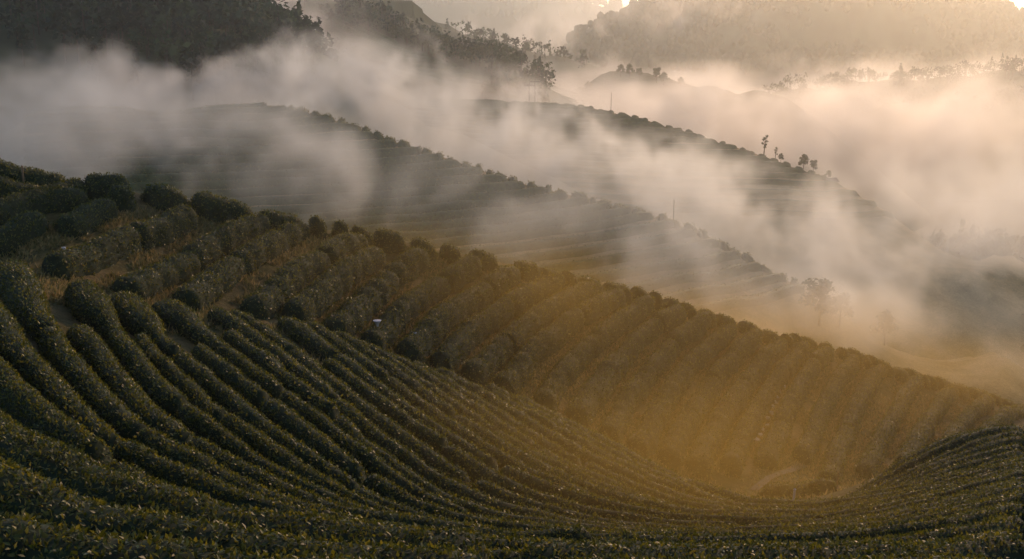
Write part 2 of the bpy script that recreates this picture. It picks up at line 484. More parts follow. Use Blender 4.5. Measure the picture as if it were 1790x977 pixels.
def hedge_row(pts, surf, halfw, height, seglen, label, group, neigh=None, gap=(0.0, 0.25), step=0.3, cut=None, name="tea_hedge", wob=0.0, parts=True):
    c = on_ground(surf, densify(pts, step))
    if cut is not None:
        ok = cut(c)
        if ok.sum() < 6: return None
        i0, i1 = np.where(ok)[0][[0, -1]]
        c = c[i0:i1 + 1]
    if wob:
        t = np.arange(len(c)) * step
        c[:, 0] += wob * (vnoise(t * 0.4, t * 0 + rng.random() * 60, t * 0) - 0.5) * 2
        c = on_ground(surf, c)
    wl = np.ones(len(c))
    if neigh:
        nbp = [densify(q, 0.25)[:, :2] for q in neigh]
        gp = np.min([[np.min(np.hypot(*(q - p[:2]).T)) for p in c] for q in nbp], axis=0)
        wl = np.clip(0.335 * gp, 0.17, halfw) / halfw
        for _ in range(6): wl[1:-1] = 0.25 * wl[:-2] + 0.5 * wl[1:-1] + 0.25 * wl[2:]
    root = tag(link(name, None, None, up(c[len(c) // 2])), label, "tea hedge", group)
    d = np.r_[0, np.cumsum(np.linalg.norm(np.diff(c, axis=0), axis=1))]
    s = 0.0
    while s < d[-1] - 0.4:
        L = rng.uniform(*seglen)
        e = min(d[-1], s + L)
        if d[-1] - e < 0.5 * seglen[0]: e = d[-1]
        k = (d >= s) & (d <= e)
        seg = c[k]
        if len(seg) >= 4:
            hw = halfw * rng.uniform(0.88, 1.1); hh = height * rng.uniform(0.85, 1.12)
            o, b = bush(root, seg, hw * wl[k], hh * (0.5 + 0.5 * wl[k]))
            o.location = Vector(b) - root.location
        if e >= d[-1] - 1e-6: break
        s = e + rng.uniform(*gap)
    return root

def in_view(c):
    """keep what the frame can show, with a margin to both sides"""
    d = np.maximum(c[:, 1], 0.5)
    uu = c[:, 0] / d / math.cos(PITCH) * F0
    return (np.abs(uu) < 895 * 1.22 + 60) & (c[:, 1] > 5.5)

# foreground bowl rows (uppermost first)
FN = len(rowsF)
for i, r in enumerate(rowsF):
    # spacing to the neighbours decides the width of the hedge
    nb = [rowsF[j] for j in (i - 1, i + 1) if 0 <= j < FN]
    rank = FN - i
    lab = f"foreground bowl tea hedge sweeping right, {ORD[rank]} row up from the bottom edge"
    hedge_row(r, near, 0.53, 0.74, (5.0, 14.0), lab, "hedge rows of the foreground bowl", nb, gap=(-0.55, -0.25), step=0.28, cut=in_view, wob=0.12)
for i, r in enumerate(rowsN):
    hedge_row(r, near, 0.5, 0.6, (5, 10), f"golden-lit tea hedge on the right knoll, {ORD[i + 1]} row down from its skyline", "hedge rows of the right knoll", [rowsN[j] for j in (i - 1, i + 1) if 0 <= j < len(rowsN)], gap=(-0.2, 0.1), cut=in_view, wob=0.1)
for i, r in enumerate(rowsS):
    hedge_row(r, near, 0.56, 0.80, (5.0, 13.0), f"lumpy tea hedge climbing the near slope, {ORD[i + 1]} row from the left",
              "hedge rows of the near slope", gap=(-0.8, -0.5), step=0.22, cut=in_view, wob=0.09)

# clipped hedges set end to end along the crest of the near slope
cr = densify(crest, 0.3)
cd = np.r_[0, np.cumsum(np.linalg.norm(np.diff(cr, axis=0), axis=1))]
s = 0.0; k = 0; segs = []
while s < cd[-1] - 1.5:
    L = rng.uniform(2.4, 4.2) if s < 13 else rng.uniform(1.1, 2.3)
    segs.append((s, min(cd[-1], s + L))); s += L + rng.uniform(-0.35, 0.1)
k = -1
for a, e in segs:
    seg = on_ground(near, cr[(cd >= a) & (cd <= e)])
    if len(seg) < 4 or not in_view(seg).all() or abs(seg[:, 0] / seg[:, 1]).min() > 0.53: continue
    k += 1
    o, b = bush(None, seg, rng.uniform(0.55, 0.75), rng.uniform(0.7, 0.95), name="crest_tea_bush")
    tag(o, f"clipped tea bush on the near slope skyline, {ORD[k + 1]} from the left", "tea bush", "bushes along the near crest")
# a second row just below the left end of the crest
c2 = np.array([at(u, v, d) for u, v, d in ((-60,300,38.6),(60,312,39.6),(150,322,40.6),(235,338,41.6))])
hedge_row(c2, near, 0.7, 0.9, (3, 5), "long smooth tea hedge just below the left end of the near skyline", "bushes along the near crest", step=0.28, cut=in_view)

# ------------------------------------------------------------------ second and third ridges
def ridge(name, crestpix, nrows, rowfn, depth_back, kface, rough_amp=0.3, step=1.2, pad=45, extra=(), fall=0.5, u0=0):
    """crestpix: (u, v, D); rows are contours running off the crest to the left"""
    cp = np.array(crestpix, float)
    tt = np.linspace(0, 1, len(cp)); 
    cu = resample(cp, 160)
    C = at(cu[:, 0], cu[:, 1], cu[:, 2])
    rows = []
    for u in np.linspace(u0, cp[-1, 0] - 15, nrows):
        us, vs = rowfn(u, np.interp(u, cu[:, 0], cu[:, 1]))
        D = np.interp(us, cu[:, 0], cu[:, 2]) - kface * (vs - np.interp(us, cu[:, 0], cu[:, 1]))
        rows.append(at(us, vs, D))
    pts = [C[::5] - [0, 0, 0.6]]
    for r in rows: pts.append(r[::3] - [0, 0, 0.6])
    for dd, dz in depth_back: pts.append(C[::5] + [0.3 * dd, dd, dz])
    if len(extra): pts.append(np.array([at(*e) for e in extra]))
    P = np.concatenate(pts)
    sf = Surf(P, c=6.0, lam=0.05, margin=8.0, fall=fall)
    lo = P.min(0) - pad; hi = P.max(0) + pad
    X, Y, G = sf.bake(lo[0], hi[0], lo[1] - 0, hi[1], step)
    sf.G = G + rough_amp * 2 * (fbm(X * 0.15, Y * 0.15, 0 * X + 3, 4) - 0.5)
    tag(link(name, grid_mesh(name, X, Y, sf.G, M_TERRACE)), kind="structure")
    return sf, C, rows

def far_hedge(pts, sf, hw, h, label, group, name="tea_hedge", step=0.7, lump=0.2, leafy=0, cat="tea hedge", lsize=0.3, wv=0.0):
    c = on_ground(sf, densify(pts, step))
    V = sweep(c, hw, h, sink=0.4, seed=rng.random() * 50, lump=lump, ns=7)
    n, m = V.shape[:2]; base = c[len(c) // 2].copy()
    F = [grid_faces(n, m)]; A = [V.reshape(-1, 3)]; mi = [0]
    if leafy:
        lv, lf = leaves_on(V, leafy, lsize); A.append(lv); F.append(lf + n * m); mi.append(1)
    o = link(name, mesh_np(name, np.concatenate(A) - base, F, [M_HEDGE, M_LEAF], mi), None, up(base))
    return tag(o, label, cat, group)

CP2 = [(-80,235,108),(150,215,108),(330,188,110),(440,170,111),(490,178,110),(530,187,109),(600,207,108),(680,235,107),(760,262,106),(850,290,105),(950,322,104),(1050,347,103),(1150,372,102),(1250,415,100),(1340,462,99),(1420,505,98)]
def row2(u, v):
    us = np.linspace(u, max(u - 760, 40), 40)
    s = np.interp(u, [500, 900, 1400], [0.015, 0.05, 0.16])
    d = u - us
    return us, v + s * d + 5 * (1 - np.exp(-d / 30.0))
r2, C2, rows2 = ridge("ridge", CP2, 26, row2, ((2.5, -1.3), (7, -4.5), (18, -13), (38, -26)), 0.10, 0.35, 0.9, u0=470)
for i, r in enumerate(rows2):
    far_hedge(r, r2, 0.50, 0.60, f"misty tea hedge across the second ridge, {ORD[i + 1]} row below its top", "hedge rows of the second ridge", step=0.6, leafy=22, lsize=0.18, lump=0.12)
cl = densify(C2[C2[:, 0] > -26], 0.4); cd = np.r_[0, np.cumsum(np.linalg.norm(np.diff(cl, axis=0), axis=1))]
s = 1.0; k = 0
while s < cd[-1] - 2:
    L = rng.uniform(0.9, 2.2)
    seg = cl[(cd >= s) & (cd <= s + L)]
    if len(seg) > 2:
        k += 1
        far_hedge(seg, r2, rng.uniform(0.55, 0.9), rng.uniform(0.45, 0.8), f"rounded tea bush on the second ridge skyline, {ORD[k] if k < len(ORD) else 'last'} from its upper end",
                  "bushes along the second crest", name="crest_tea_bush", step=0.25, leafy=30, cat="tea bush", lsize=0.22)
    s += L + rng.uniform(-0.4, 0.2)

CP3 = [(560,170,222),(700,168,217),(820,170,212),(880,173,210),(950,178,207),(1000,181,205),(1070,191,202),(1150,213,198),(1250,240,192),(1330,268,187),(1400,290,183),(1460,312,180),(1520,346,176),(1580,385,173)]
def row3(u, v):
    us = np.linspace(u, max(u - 620, 600), 36)
    d = u - us
    return us, v - 0.035 * d * np.interp(u, [850, 1100, 1500], [0.0, 0.5, 1.0]) + 0.02 * d * np.interp(u, [850, 1100], [1, 0])
r3, C3, rows3 = ridge("far_ridge", CP3, 24, row3, ((4, -1.6), (12, -7), (30, -20), (60, -38)), 0.20, 0.5, 1.6, u0=860)
for i, r in enumerate(rows3):
    far_hedge(r, r3, 0.6, 0.7, f"thin tea hedge on the foggy third ridge, {ORD[i + 1]} row below its top", "hedge rows of the third ridge", step=1.2)
cl = densify(C3[C3[:, 0] > -6], 0.6); cd = np.r_[0, np.cumsum(np.linalg.norm(np.diff(cl, axis=0), axis=1))]
s = 6.0; k = 0
while s < cd[-1] * 0.82:
    L = rng.uniform(1.8, 2.8)
    seg = cl[(cd >= s) & (cd <= s + L)]
    if len(seg) > 2:
        k += 1
        far_hedge(seg, r3, rng.uniform(0.8, 1.0), rng.uniform(0.5, 0.8), f"small rounded bush on the third ridge skyline, {ORD[k] if k < len(ORD) else 'last'} from its upper end",
                  "bushes along the third crest", name="crest_tea_bush", step=0.4, cat="tea bush")
    s += L + rng.uniform(-0.1, 0.2)

# ------------------------------------------------------------------ far ground, wooded hills and mountains
FLOOR = -50.0
def ground():
    xs = np.r_[-6000, -3000, -1500, np.linspace(-700, 900, 120), 1600, 3000, 6000]
    ys = np.r_[-400, -150, np.linspace(-40, 1300, 120), 2000, 3500, 7000]
    X, Y = np.meshgrid(xs, ys)
    Z = FLOOR + 9 * (fbm(X * 0.012, Y * 0.012, 0 * X + 9, 4) - 0.5)
    # the far bank of the right-hand valley
    Z += 4 * np.exp(-(((X - 95) / 45) ** 2 + ((Y - 185) / 40) ** 2))
    return X, Y, Z
X, Y, Z = ground()
gsurf = (X[0], Y[:, 0], Z)
tag(link("valley_ground", grid_mesh("valley_ground", X, Y, Z, M_FLOOR)), kind="structure")
def gq(x, y):
    gx, gy, Z = gsurf
    i = int(np.clip(np.searchsorted(gx, x) - 1, 0, len(gx) - 2)); j = int(np.clip(np.searchsorted(gy, y) - 1, 0, len(gy) - 2))
    fi = (x - gx[i]) / (gx[i + 1] - gx[i]); fj = (y - gy[j]) / (gy[j + 1] - gy[j])
    return (Z[j, i] * (1 - fi) + Z[j, i + 1] * fi) * (1 - fj) + (Z[j + 1, i] * (1 - fi) + Z[j + 1, i + 1] * fi) * fj

def hill(name, ctrl, c=15, margin=12, fall=0.6, step=4, pad=90, amp=2.0, sc_=0.03, m=None):
    P = np.array([at(*q) for q in ctrl])
    sf = Surf(P, c=c, lam=0.0, margin=margin, fall=fall)
    lo = P.min(0) - pad; hi = P.max(0) + pad
    X, Y, G = sf.bake(lo[0], hi[0], lo[1], hi[1], step)
    sf.G = G + amp * 2 * (fbm(X * sc_, Y * sc_, 0 * X + 3, 5) - 0.5)
    tag(link(name, grid_mesh(name, X, Y, sf.G, m or M_FAR)), kind="structure")
    return sf, P

# u, v, D
hA, _ = hill("wooded_hill", [(-150,60,150),(0,90,152),(150,110,155),(300,130,158),(420,150,160),(520,185,163),
                        (-150,-160,205),(0,-140,205),(150,-90,200),(270,-30,198),(350,25,190),(420,70,182),(480,115,176),(560,170,170),
                        (-200,-260,260),(0,-200,260),(200,-80,250),(380,40,235)], amp=1.5, step=3, fall=0.5)
hB, _ = hill("terraced_hill", [(430,60,255),(560,120,250),(700,160,246),(850,185,240),(940,190,242),
                        (420,-60,300),(520,-10,295),(620,28,288),(700,72,280),(800,104,270),(870,130,262),(930,168,252),
                        (450,-90,350),(600,-40,345),(750,60,330),(880,120,305)], amp=1.2, step=3, fall=0.6)
hC, _ = hill("far_spur", [(700,110,410),(850,140,400),(950,140,395),(1010,130,390),
                        (650,30,455),(760,50,450),(830,75,440),(900,92,430),(960,108,415),(1005,122,405),
                        (700,20,520),(850,70,500)], amp=1.2, step=5, fall=0.5)
hD, _ = hill("mountain", [(560,60,1312),(700,80,1280),(850,95,1248),(1000,110,1216),(1150,120,1184),(1300,130,1152),(1450,140,1120),(1650,140,1120),(1850,140,1120),
                        (500,-60,1680),(650,-40,1680),(800,-25,1664),(950,-10,1648),(1080,20,1600),(1130,40,1536),(1300,70,1536),(1500,90,1536),(1800,100,1536)], amp=12, sc_=0.012, step=18, pad=300, margin=80, fall=0.5, c=60)
hE, _ = hill("mountain", [(1080,105,640),(1200,120,620),(1350,128,610),(1500,130,610),(1650,130,610),(1850,120,620),
                        (1120,70,700),(1180,32,740),(1235,-2,780),(1300,-40,800),(1400,-70,820),(1500,-65,820),(1590,-30,810),(1665,-4,800),(1730,24,780),(1795,50,760),(1880,95,740)],
             amp=7, sc_=0.014, step=9, pad=220, margin=40, fall=0.5, c=35)
hF, _ = hill("wooded_knoll", [(1010,180,300),(1090,136,320),(1130,141,318),(1170,150,315),(1250,164,312),(1340,172,312),(1150,190,290),(1060,190,290)], amp=1.5, step=3, fall=0.8, margin=8)
hG, _ = hill("wooded_ridge", [(1400,165,420),(1500,150,430),(1580,142,430),(1660,145,430),(1740,132,425),(1850,122,420),(1600,190,380),(1800,190,380)], amp=2, step=4, fall=0.7, margin=12)

# ------------------------------------------------------------------ trees
def quads(cent, size, upn=0.3):
    n = len(cent)
    a = rng.normal(size=(n, 3)); a /= np.linalg.norm(a, axis=1)[:, None]
    b = np.cross(a, rng.normal(size=(n, 3))); b /= np.linalg.norm(b, axis=1)[:, None]
    s = (size * rng.uniform(0.6, 1.3, n))[:, None]
    v = np.stack([cent - a * s, cent - b * s * 0.55, cent + a * s, cent + b * s * 0.55], 1)
    return v.reshape(-1, 3), np.arange(n)[:, None] * 4 + [0, 1, 2, 3]

def tube(p0, p1, r0, r1, n=7):
    p0 = np.array(p0, float); p1 = np.array(p1, float)
    d = p1 - p0; d /= np.linalg.norm(d) + 1e-9
    a = np.cross(d, [0.3, 0.9, 0.1]); a /= np.linalg.norm(a); b = np.cross(d, a)
    t = np.linspace(0, 2 * math.pi, n, endpoint=False)
    ring = np.cos(t)[:, None] * a + np.sin(t)[:, None] * b
    V = np.concatenate([p0 + ring * r0, p1 + ring * r1])
    i = np.arange(n); j = (i + 1) % n
    return V, np.stack([i, j, j + n, i + n], -1)

class MB:
    def __init__(s): s.V = []; s.F = []; s.n = 0
    def add(s, V, F):
        s.V.append(np.asarray(V, float)); s.F.append(np.asarray(F) + s.n); s.n += len(V)
        return s
    def box(s, c, d):
        c = np.array(c, float); h = np.array(d, float) / 2
        q = np.array([(x, y, z) for x in (-1, 1) for y in (-1, 1) for z in (-1, 1)]) * h + c
        return s.add(q, [(0, 1, 3, 2), (4, 6, 7, 5), (0, 4, 5, 1), (2, 3, 7, 6), (0, 2, 6, 4), (1, 5, 7, 3)])
    def mesh(s, name, m, smooth=False):
        q = [f for f in s.F if f.shape[1] == 4]; t = [f for f in s.F if f.shape[1] == 3]
        return mesh_np(name, np.concatenate(s.V), ([np.concatenate(q)] if q else []) + ([np.concatenate(t)] if t else []), [m], None, smooth)

def tree_geo(kind, h, nleaf, leaf):
    """(trunk V,F list, crown centres)"""
    tr = MB()
    if kind == "conifer":
        tr.add(*tube((0, 0, -0.5), (0, 0, h * 0.97), h * 0.022, 0.02, 6))
        L = 11
        cs = []
        for k in range(L):
            t = k / (L - 1); z = h * (0.16 + 0.82 * t); r = h * 0.24 * (1 - t) ** 0.8 + 0.1
            nb = 6
            for q in range(nb):
                an = q * 2 * math.pi / nb + k * 1.1 + rng.uniform(-.3, .3); rr = r * rng.uniform(0.7, 1.15)
                tr.add(*tube((0, 0, z), (rr * math.cos(an), rr * math.sin(an), z - 0.12 * rr), 0.035, 0.01, 4))
                m = max(3, int(nleaf / (L * nb) * (0.4 + 1.2 * (1 - t))))
                s = rng.random(m) ** 0.7
                cs.append(np.stack([rr * s * math.cos(an), rr * s * math.sin(an), z - 0.12 * rr * s], -1) + rng.normal(size=(m, 3)) * [0.09 * h * 0.35, 0.09 * h * 0.35, 0.02 * h])
        return tr, np.concatenate(cs)
    slender = kind == "slender"
    top = h * (0.55 if not slender else 0.8)
    lean = rng.uniform(-.04, .04, 2) * h
    tr.add(*tube((0, 0, -0.5), (lean[0], lean[1], top), h * 0.028, h * 0.012, 7))
    cs = []
    nl = 9 if not slender else 7
    for k in range(nl):
        t = (k + 0.5) / nl
        an = k * 2.4 + rng.uniform(-.4, .4)
        z0 = top * (0.45 + 0.5 * t)
        rr = h * (0.26 if not slender else 0.13) * rng.uniform(0.6, 1.1) * (1.05 - 0.55 * t)
        z1 = h * (0.42 + 0.5 * t) + rng.uniform(-.04, .04) * h
        if slender: z1 = h * (0.45 + 0.53 * t)
        c = np.array([lean[0] * t + rr * math.cos(an), lean[1] * t + rr * math.sin(an), z1])
        tr.add(*tube((lean[0] * z0 / top, lean[1] * z0 / top, z0), c, h * 0.010, h * 0.003, 5))
        m = int(nleaf / nl)
        q = rng.normal(size=(m, 3)); q /= np.linalg.norm(q, axis=1)[:, None]
        rad = h * (0.155 if not slender else 0.07) * rng.uniform(0.8, 1.2)
        cs.append(c + q * (rng.random((m, 1)) ** 0.45) * rad * [1, 1, 0.75])
    return tr, np.concatenate(cs)

PROTO = {}
def proto(kind, var):
    if (kind, var) not in PROTO:
        h = 8.0
        tr, cs = tree_geo(kind, h, {"broad": 900, "conifer": 900, "slender": 260}[kind], 0.3)
        V, F = quads(cs, {"broad": 0.34, "conifer": 0.30, "slender": 0.26}[kind])
        PROTO[(kind, var)] = (tr.mesh("trunk", M_BARK), mesh_np("crown", V, [F], [M_FLEAF], None, False))
    return PROTO[(kind, var)]
def tree(p, h, label, group, kind="broad", var=0, name="tree"):
    tm, cm = proto(kind, var)
    r = tag(link(name, None, None, up(p)), label, "tree", group)
    r.rotation_euler.z = rng.uniform(0, 6.28); r.scale = (h / 8.0 * rng.uniform(0.9, 1.15),) * 2 + (h / 8.0,)
    link("trunk", tm, r); link("crown", cm, r)
    return r

def place(sf, u, v, D):
    p = at(u, v, D); p[2] = sf.q(p[0], p[1]); return p

_t = np.linspace(0, math.pi, 6); _p = np.linspace(0, 2 * math.pi, 8, endpoint=False)
BLOB = np.array([(math.sin(a) * math.cos(b), math.sin(a) * math.sin(b), math.cos(a)) for a in _t for b in _p])
BLOBF = np.array([(i * 8 + j, (i + 1) * 8 + j, (i + 1) * 8 + (j + 1) % 8, i * 8 + (j + 1) % 8) for i in range(5) for j in range(8)])
def forest(name, label, sf, boxes, n, hr, leaves=55, lsize=0.75, conif=0.25, keep=None, m_=None, blob=False):
    """a wood that reads as one mass: trunks and leaf clumps joined"""
    Vs = []; Fs = [[], [], []]; off = 0; k = 0; tries = 0; TV = MB()
    while k < n and tries < n * 30:
        tries += 1
        x0, x1, y0, y1 = boxes[rng.integers(len(boxes))]
        x = rng.uniform(x0, x1); y = rng.uniform(y0, y1)
        z = float(sf.q(x, y))
        if keep is not None and not keep(x, y, z): continue
        h = rng.uniform(*hr); k += 1
        con = rng.random() < conif
        m = leaves
        if con:
            t = rng.random(m) ** 1.3; an = rng.random(m) * 6.28; rr = h * 0.22 * (1 - t) * rng.uniform(0.5, 1.0, m)
            c = np.stack([rr * np.cos(an), rr * np.sin(an), h * (0.12 + 0.9 * t)], -1)
        else:
            cs = []
            for q in range(4):
                o = np.array([rng.normal() * 0.17 * h, rng.normal() * 0.17 * h, h * rng.uniform(0.5, 0.85)])
                g = rng.normal(size=(m // 4, 3)); g /= np.linalg.norm(g, axis=1)[:, None]
                cs.append(o + g * rng.random((m // 4, 1)) ** 0.4 * h * 0.2)
            c = np.concatenate(cs)
        if blob:
            V = BLOB * (h * np.array([0.34, 0.34, 0.42]) * rng.uniform(0.75, 1.2)); a = rng.random() * 6.28
            V = V * (0.8 + 0.5 * rng.random((len(V), 1)))
            V = V @ np.array([[math.cos(a), math.sin(a), 0], [-math.sin(a), math.cos(a), 0], [0, 0, 1]]) + [x, y, z + h * 0.6]; F = BLOBF
        else: V, F = quads(c + [x, y, z], lsize * h / 8)
        Vs.append(V); Fs[rng.integers(3)].append(F + off); off += len(V)
        TV.add(*tube((x, y, z - 0.5), (x, y, z + h * 0.7), h * 0.02, h * 0.01, 5))
    V = np.concatenate(Vs); V[:, 2] += CAM_Z
    o = link(name, mesh_np(name, V, [np.concatenate(f) for f in Fs if f], m_ or M_WOODS, list(range(3)), blob))
    tag(o, label, "forest", kind="stuff")
    for q in TV.V: q[:, 2] += CAM_Z
    t = link("trunks", TV.mesh("trunks", M_BARK), o); t["kind"] = "stuff"
    return o

def vis(sf, dmin, dmax):
    def f(x, y, z):
        if not (dmin < y < dmax) or z < FLOOR + 2: return False
        return abs(x) < y * 0.64
    return f
forest("forest", "dark wood covering the hillside at the upper left", hA, [(-115, -38, 150, 225)], 520, (5, 9.5), 70, 0.62, 0.2, vis(hA, 148, 225))
forest("forest", "wooded upper flank of the terraced hill behind the mist", hB, [(-80, 10, 240, 320)], 240, (4, 7), 50, 0.7, 0.3,
       lambda x, y, z: vis(hB, 235, 320)(x, y, z) and fbm(np.float32(x * .06), np.float32(y * .06), np.float32(2), 3) > 0.50)
forest("forest", "thin wood along the faint spur in the distance", hC, [(-60, 30, 400, 500)], 150, (5, 8), 36, 0.9, 0.4, vis(hC, 395, 500))
forest("forest", "hazy forest clothing the distant mountain on the left", hD, [(-420, 900, 1110, 1700)], 1800, (10, 18), 22, 1.6, 0.2, vis(hD, 1100, 1700), M_CANOPY, True)
forest("forest", "sunlit hazy forest on the big mountain at the upper right", hE, [(40, 480, 610, 830)], 2400, (4.5, 8.5), 24, 1.4, 0.2, vis(hE, 600, 830), M_CANOPY, True)
forest("forest", "treetops of the wooded ridge above the fog at right", hG, [(110, 300, 380, 440)], 420, (4, 7.5), 60, 0.6, 0.1, vis(hG, 375, 445))
class GS:
    q = staticmethod(lambda x, y: gq(float(x), float(y)))
forest("forest", "murky green trees in the valley below the fog at right", GS, [(40, 150, 120, 240)], 260, (5, 10), 44, 0.8, 0.15, vis(GS, 118, 240))

for i in range(9):
    v0 = 62 + i * 9
    us = np.linspace(560 + i * 14, 700 + i * 26, 30); vs = v0 + (us - us[0]) * 0.06
    D = 284 - (v0 - 62) * 0.28 - (us - 560) * 0.05
    far_hedge(at(us, vs, D), hB, 1.0, 1.1, f"faint tea hedge on the terraced middle hill, {ORD[i + 1]} row from the top", "hedge rows of the middle hill", step=1.6)

# trees that stand out singly
k = 0
for u, v, D, h, kd in ((345,28,190,8.5,"broad"),(385,42,186,8,"broad"),(402,62,184,7,"broad"),(430,78,181,8.5,"broad"),(455,100,178,9.5,"conifer"),(478,116,176,6,"broad"),(492,126,175,6,"broad"),
                       (505,172,120,1.8,"broad"),(548,168,128,3.0,"broad"),(535,150,171,5,"broad")):
    k += 1
    sf = r2 if D < 140 else hA
    tree(place(sf, u, v, D), h, f"tree on the right edge of the upper-left wood, {ORD[k]} going downhill", "trees on the edge of the dark wood", kd, k % 3, "pine_tree" if kd == "conifer" else "tree")
k = 0
for t in np.linspace(0, 1, 34):
    u = 596 + t * 338 + rng.uniform(-4, 4)
    v = np.interp(u, [590, 620, 700, 800, 870, 935], [14, 28, 72, 104, 130, 168])
    D = np.interp(u, [590, 620, 700, 800, 870, 935], [290, 288, 280, 270, 262, 251])
    k += 1
    kd = "conifer" if rng.random() < 0.35 else "broad"
    tree(place(hB, u, v, D), rng.uniform(3.2, 6.5), f"tree along the skyline of the terraced middle hill, {ORD[k]} from the top", "trees on the middle hill skyline", kd, k % 3, "pine_tree" if kd == "conifer" else "tree")
k = 0
for u, v, D, h in ((1085,126,320,4),(1100,128,319,4.5),(1118,132,318,3.6),(1148,140,316,5),(1160,145,315,4),(1190,152,314,3.4),(1012,178,302,4),(1030,172,303,5),(980,186,298,3.5),(960,190,298,3)):
    k += 1
    tree(place(hF, u, v, D), h, f"treetop rising from the fog above the third ridge, {ORD[k]} of the clump", "treetops in the fog", "broad", k % 3)
tree(place(r3, 1335, 270, 187), 4.2, "tall slender tree with open crown on the third ridge", None, "slender", 0)
tree(place(r3, 1355, 276, 186), 2.6, "smaller spindly tree right of the tall slender tree", None, "slender", 1)
for i, (u, v, D, h) in enumerate(((1404,293,184,3.0),(1422,298,183,2.6),(1448,308,181,1.8),(1365,282,186,1.7))):
    tree(place(r3, u, v, D), h, f"round dark shrub near the nose of the third ridge, {ORD[i+1]} of four", "shrubs on the third ridge nose", "broad", i % 3, "shrub")
for i, (u, v, D, h) in enumerate(((1432,560,92,4.6),(1468,560,93,3.6),(1550,560,95,1.0))):
    p = at(u, v, D)
    p[2] = max(float(r2.q(p[0], p[1])), gq(float(p[0]), float(p[1])))
    h2 = at(u, (505, 518, 545)[i], D)[2] - p[2]
    tree(p, max(h, float(h2)), ("broad tree fading in the mist beyond the near crest", "narrower tree right beside the broad tree in the mist", "small dark treetop alone in the pale mist")[i], None, "broad", i)

# ------------------------------------------------------------------ poles, hut, traps and path
def utility_pole(p, h, label, arms=1, group=None, r0=0.11):
    r = tag(link("utility_pole", None, None, up(p)), label, "utility pole", group)
    m = MB(); m.add(*tube((0, 0, -0.5), (0, 0, h), r0, r0 * 0.6, 8)); link("pole", m.mesh("pole", M_POLE, True), r)
    for a in range(arms):
        z = h - 0.4 - a * 1.1
        m = MB(); m.box((0, 0, z), (2.2, 0.14, 0.16)); link("crossarm", m.mesh("crossarm", M_POLE), r)
        for x in (-0.95, 0, 0.95):
            m = MB(); m.add(*tube((x, 0, z + 0.08), (x, 0, z + 0.34), 0.07, 0.04, 6)); link("insulator", m.mesh("insulator", M_STONE), r)
    return r
utility_pole(place(r2, 1177, 385, 101.5), 2.6, "thin lone pole on the lower end of the second ridge", 0, None, 0.06)
for u, h, l in ((925, 4.4, "left"), (935, 5.0, "right")):
    utility_pole(place(r3, u, 178, 208), h, f"{l} one of two utility poles at the head of the third ridge", 1, "paired poles")
utility_pole(place(r3, 1068, 191, 203), 4.0, "faint utility pole standing in fog behind the third crest", 0, None, 0.06)
utility_pole(place(hB, 690, 66, 281), 7.0, "utility pole on the skyline of the terraced middle hill", 1)

def hut(p, rz):
    r = tag(link("hut", None, None, up(p)), "tiny gable-roofed hut near the nose of the third ridge", "hut"); r.rotation_euler.z = rz; r.scale = (0.6, 0.6, 0.6)
    m = MB(); m.box((0, 0, 0.6), (3.4, 2.4, 2.2)); link("wall", m.mesh("wall", M_WALL), r)
    m = MB(); m.add([(-2, -1.6, 1.65), (2, -1.6, 1.65), (2, 0, 2.7), (-2, 0, 2.7), (-2, 1.6, 1.65), (2, 1.6, 1.65), (-2, -1.6, 1.5), (2, -1.6, 1.5), (2, 1.6, 1.5), (-2, 1.6, 1.5)],
            [(0, 1, 2, 3), (3, 2, 5, 4), (0, 6, 7, 1), (4, 5, 8, 9), (6, 9, 8, 7)])
    m.add([(-2, -1.6, 1.6), (-2, 0, 2.68), (-2, 1.6, 1.6), (2, -1.6, 1.6), (2, 1.6, 1.6), (2, 0, 2.68)], [(0, 1, 2), (3, 4, 5)])
    link("roof", m.mesh("roof", M_ROOF), r)
    m = MB(); m.box((0.5, -1.22, 0.5), (0.7, 0.08, 1.6)); link("door", m.mesh("door", M_WOOD), r)
    m = MB(); m.box((-0.8, -1.22, 0.8), (0.6, 0.06, 0.6)); link("window", m.mesh("window", M_POLE), r)
hut(place(r3, 1452, 316, 180.5) - np.array([0, 0, 0.9]), 0.3)

def trap(p, h, wtop, label, m_=None):
    """funnel on a stake, as used for catching insects"""
    r = tag(link("insect_trap", None, None, up(p)), label, "insect trap", "insect traps among the hedges")
    m = MB(); m.add(*tube((0, 0, -0.2), (0, 0, h), 0.025, 0.02, 6)); link("stake", m.mesh("stake", M_POLE), r)
    m = MB(); m.add(*tube((0, 0, h - 0.42), (0, 0, h - 0.2), 0.045, 0.05, 10)); m.add(*tube((0, 0, h - 0.2), (0, 0, h), 0.05, wtop, 10)); m.add(*tube((0, 0, h), (0, 0, h + 0.02), wtop, 0.01, 10))
    link("funnel", m.mesh("funnel", M_WHITE), r)
    m = MB(); m.add(*tube((0, 0, h - 0.85), (0, 0, h - 0.42), 0.05, 0.06, 8)); link("bag", m.mesh("bag", M_WHITE), r)
trap(place(near, 659, 545, 40.0), 1.0, 0.18, "pale funnel-topped insect trap in the middle of the near slope")
trap(place(near, 112, 440, 34.5), 0.8, 0.08, "grey funnel-topped insect trap among hedges at the left")
trap(place(near, 725, 545, 41.0), 0.85, 0.08, "small slim insect trap right of the pale funnel trap")

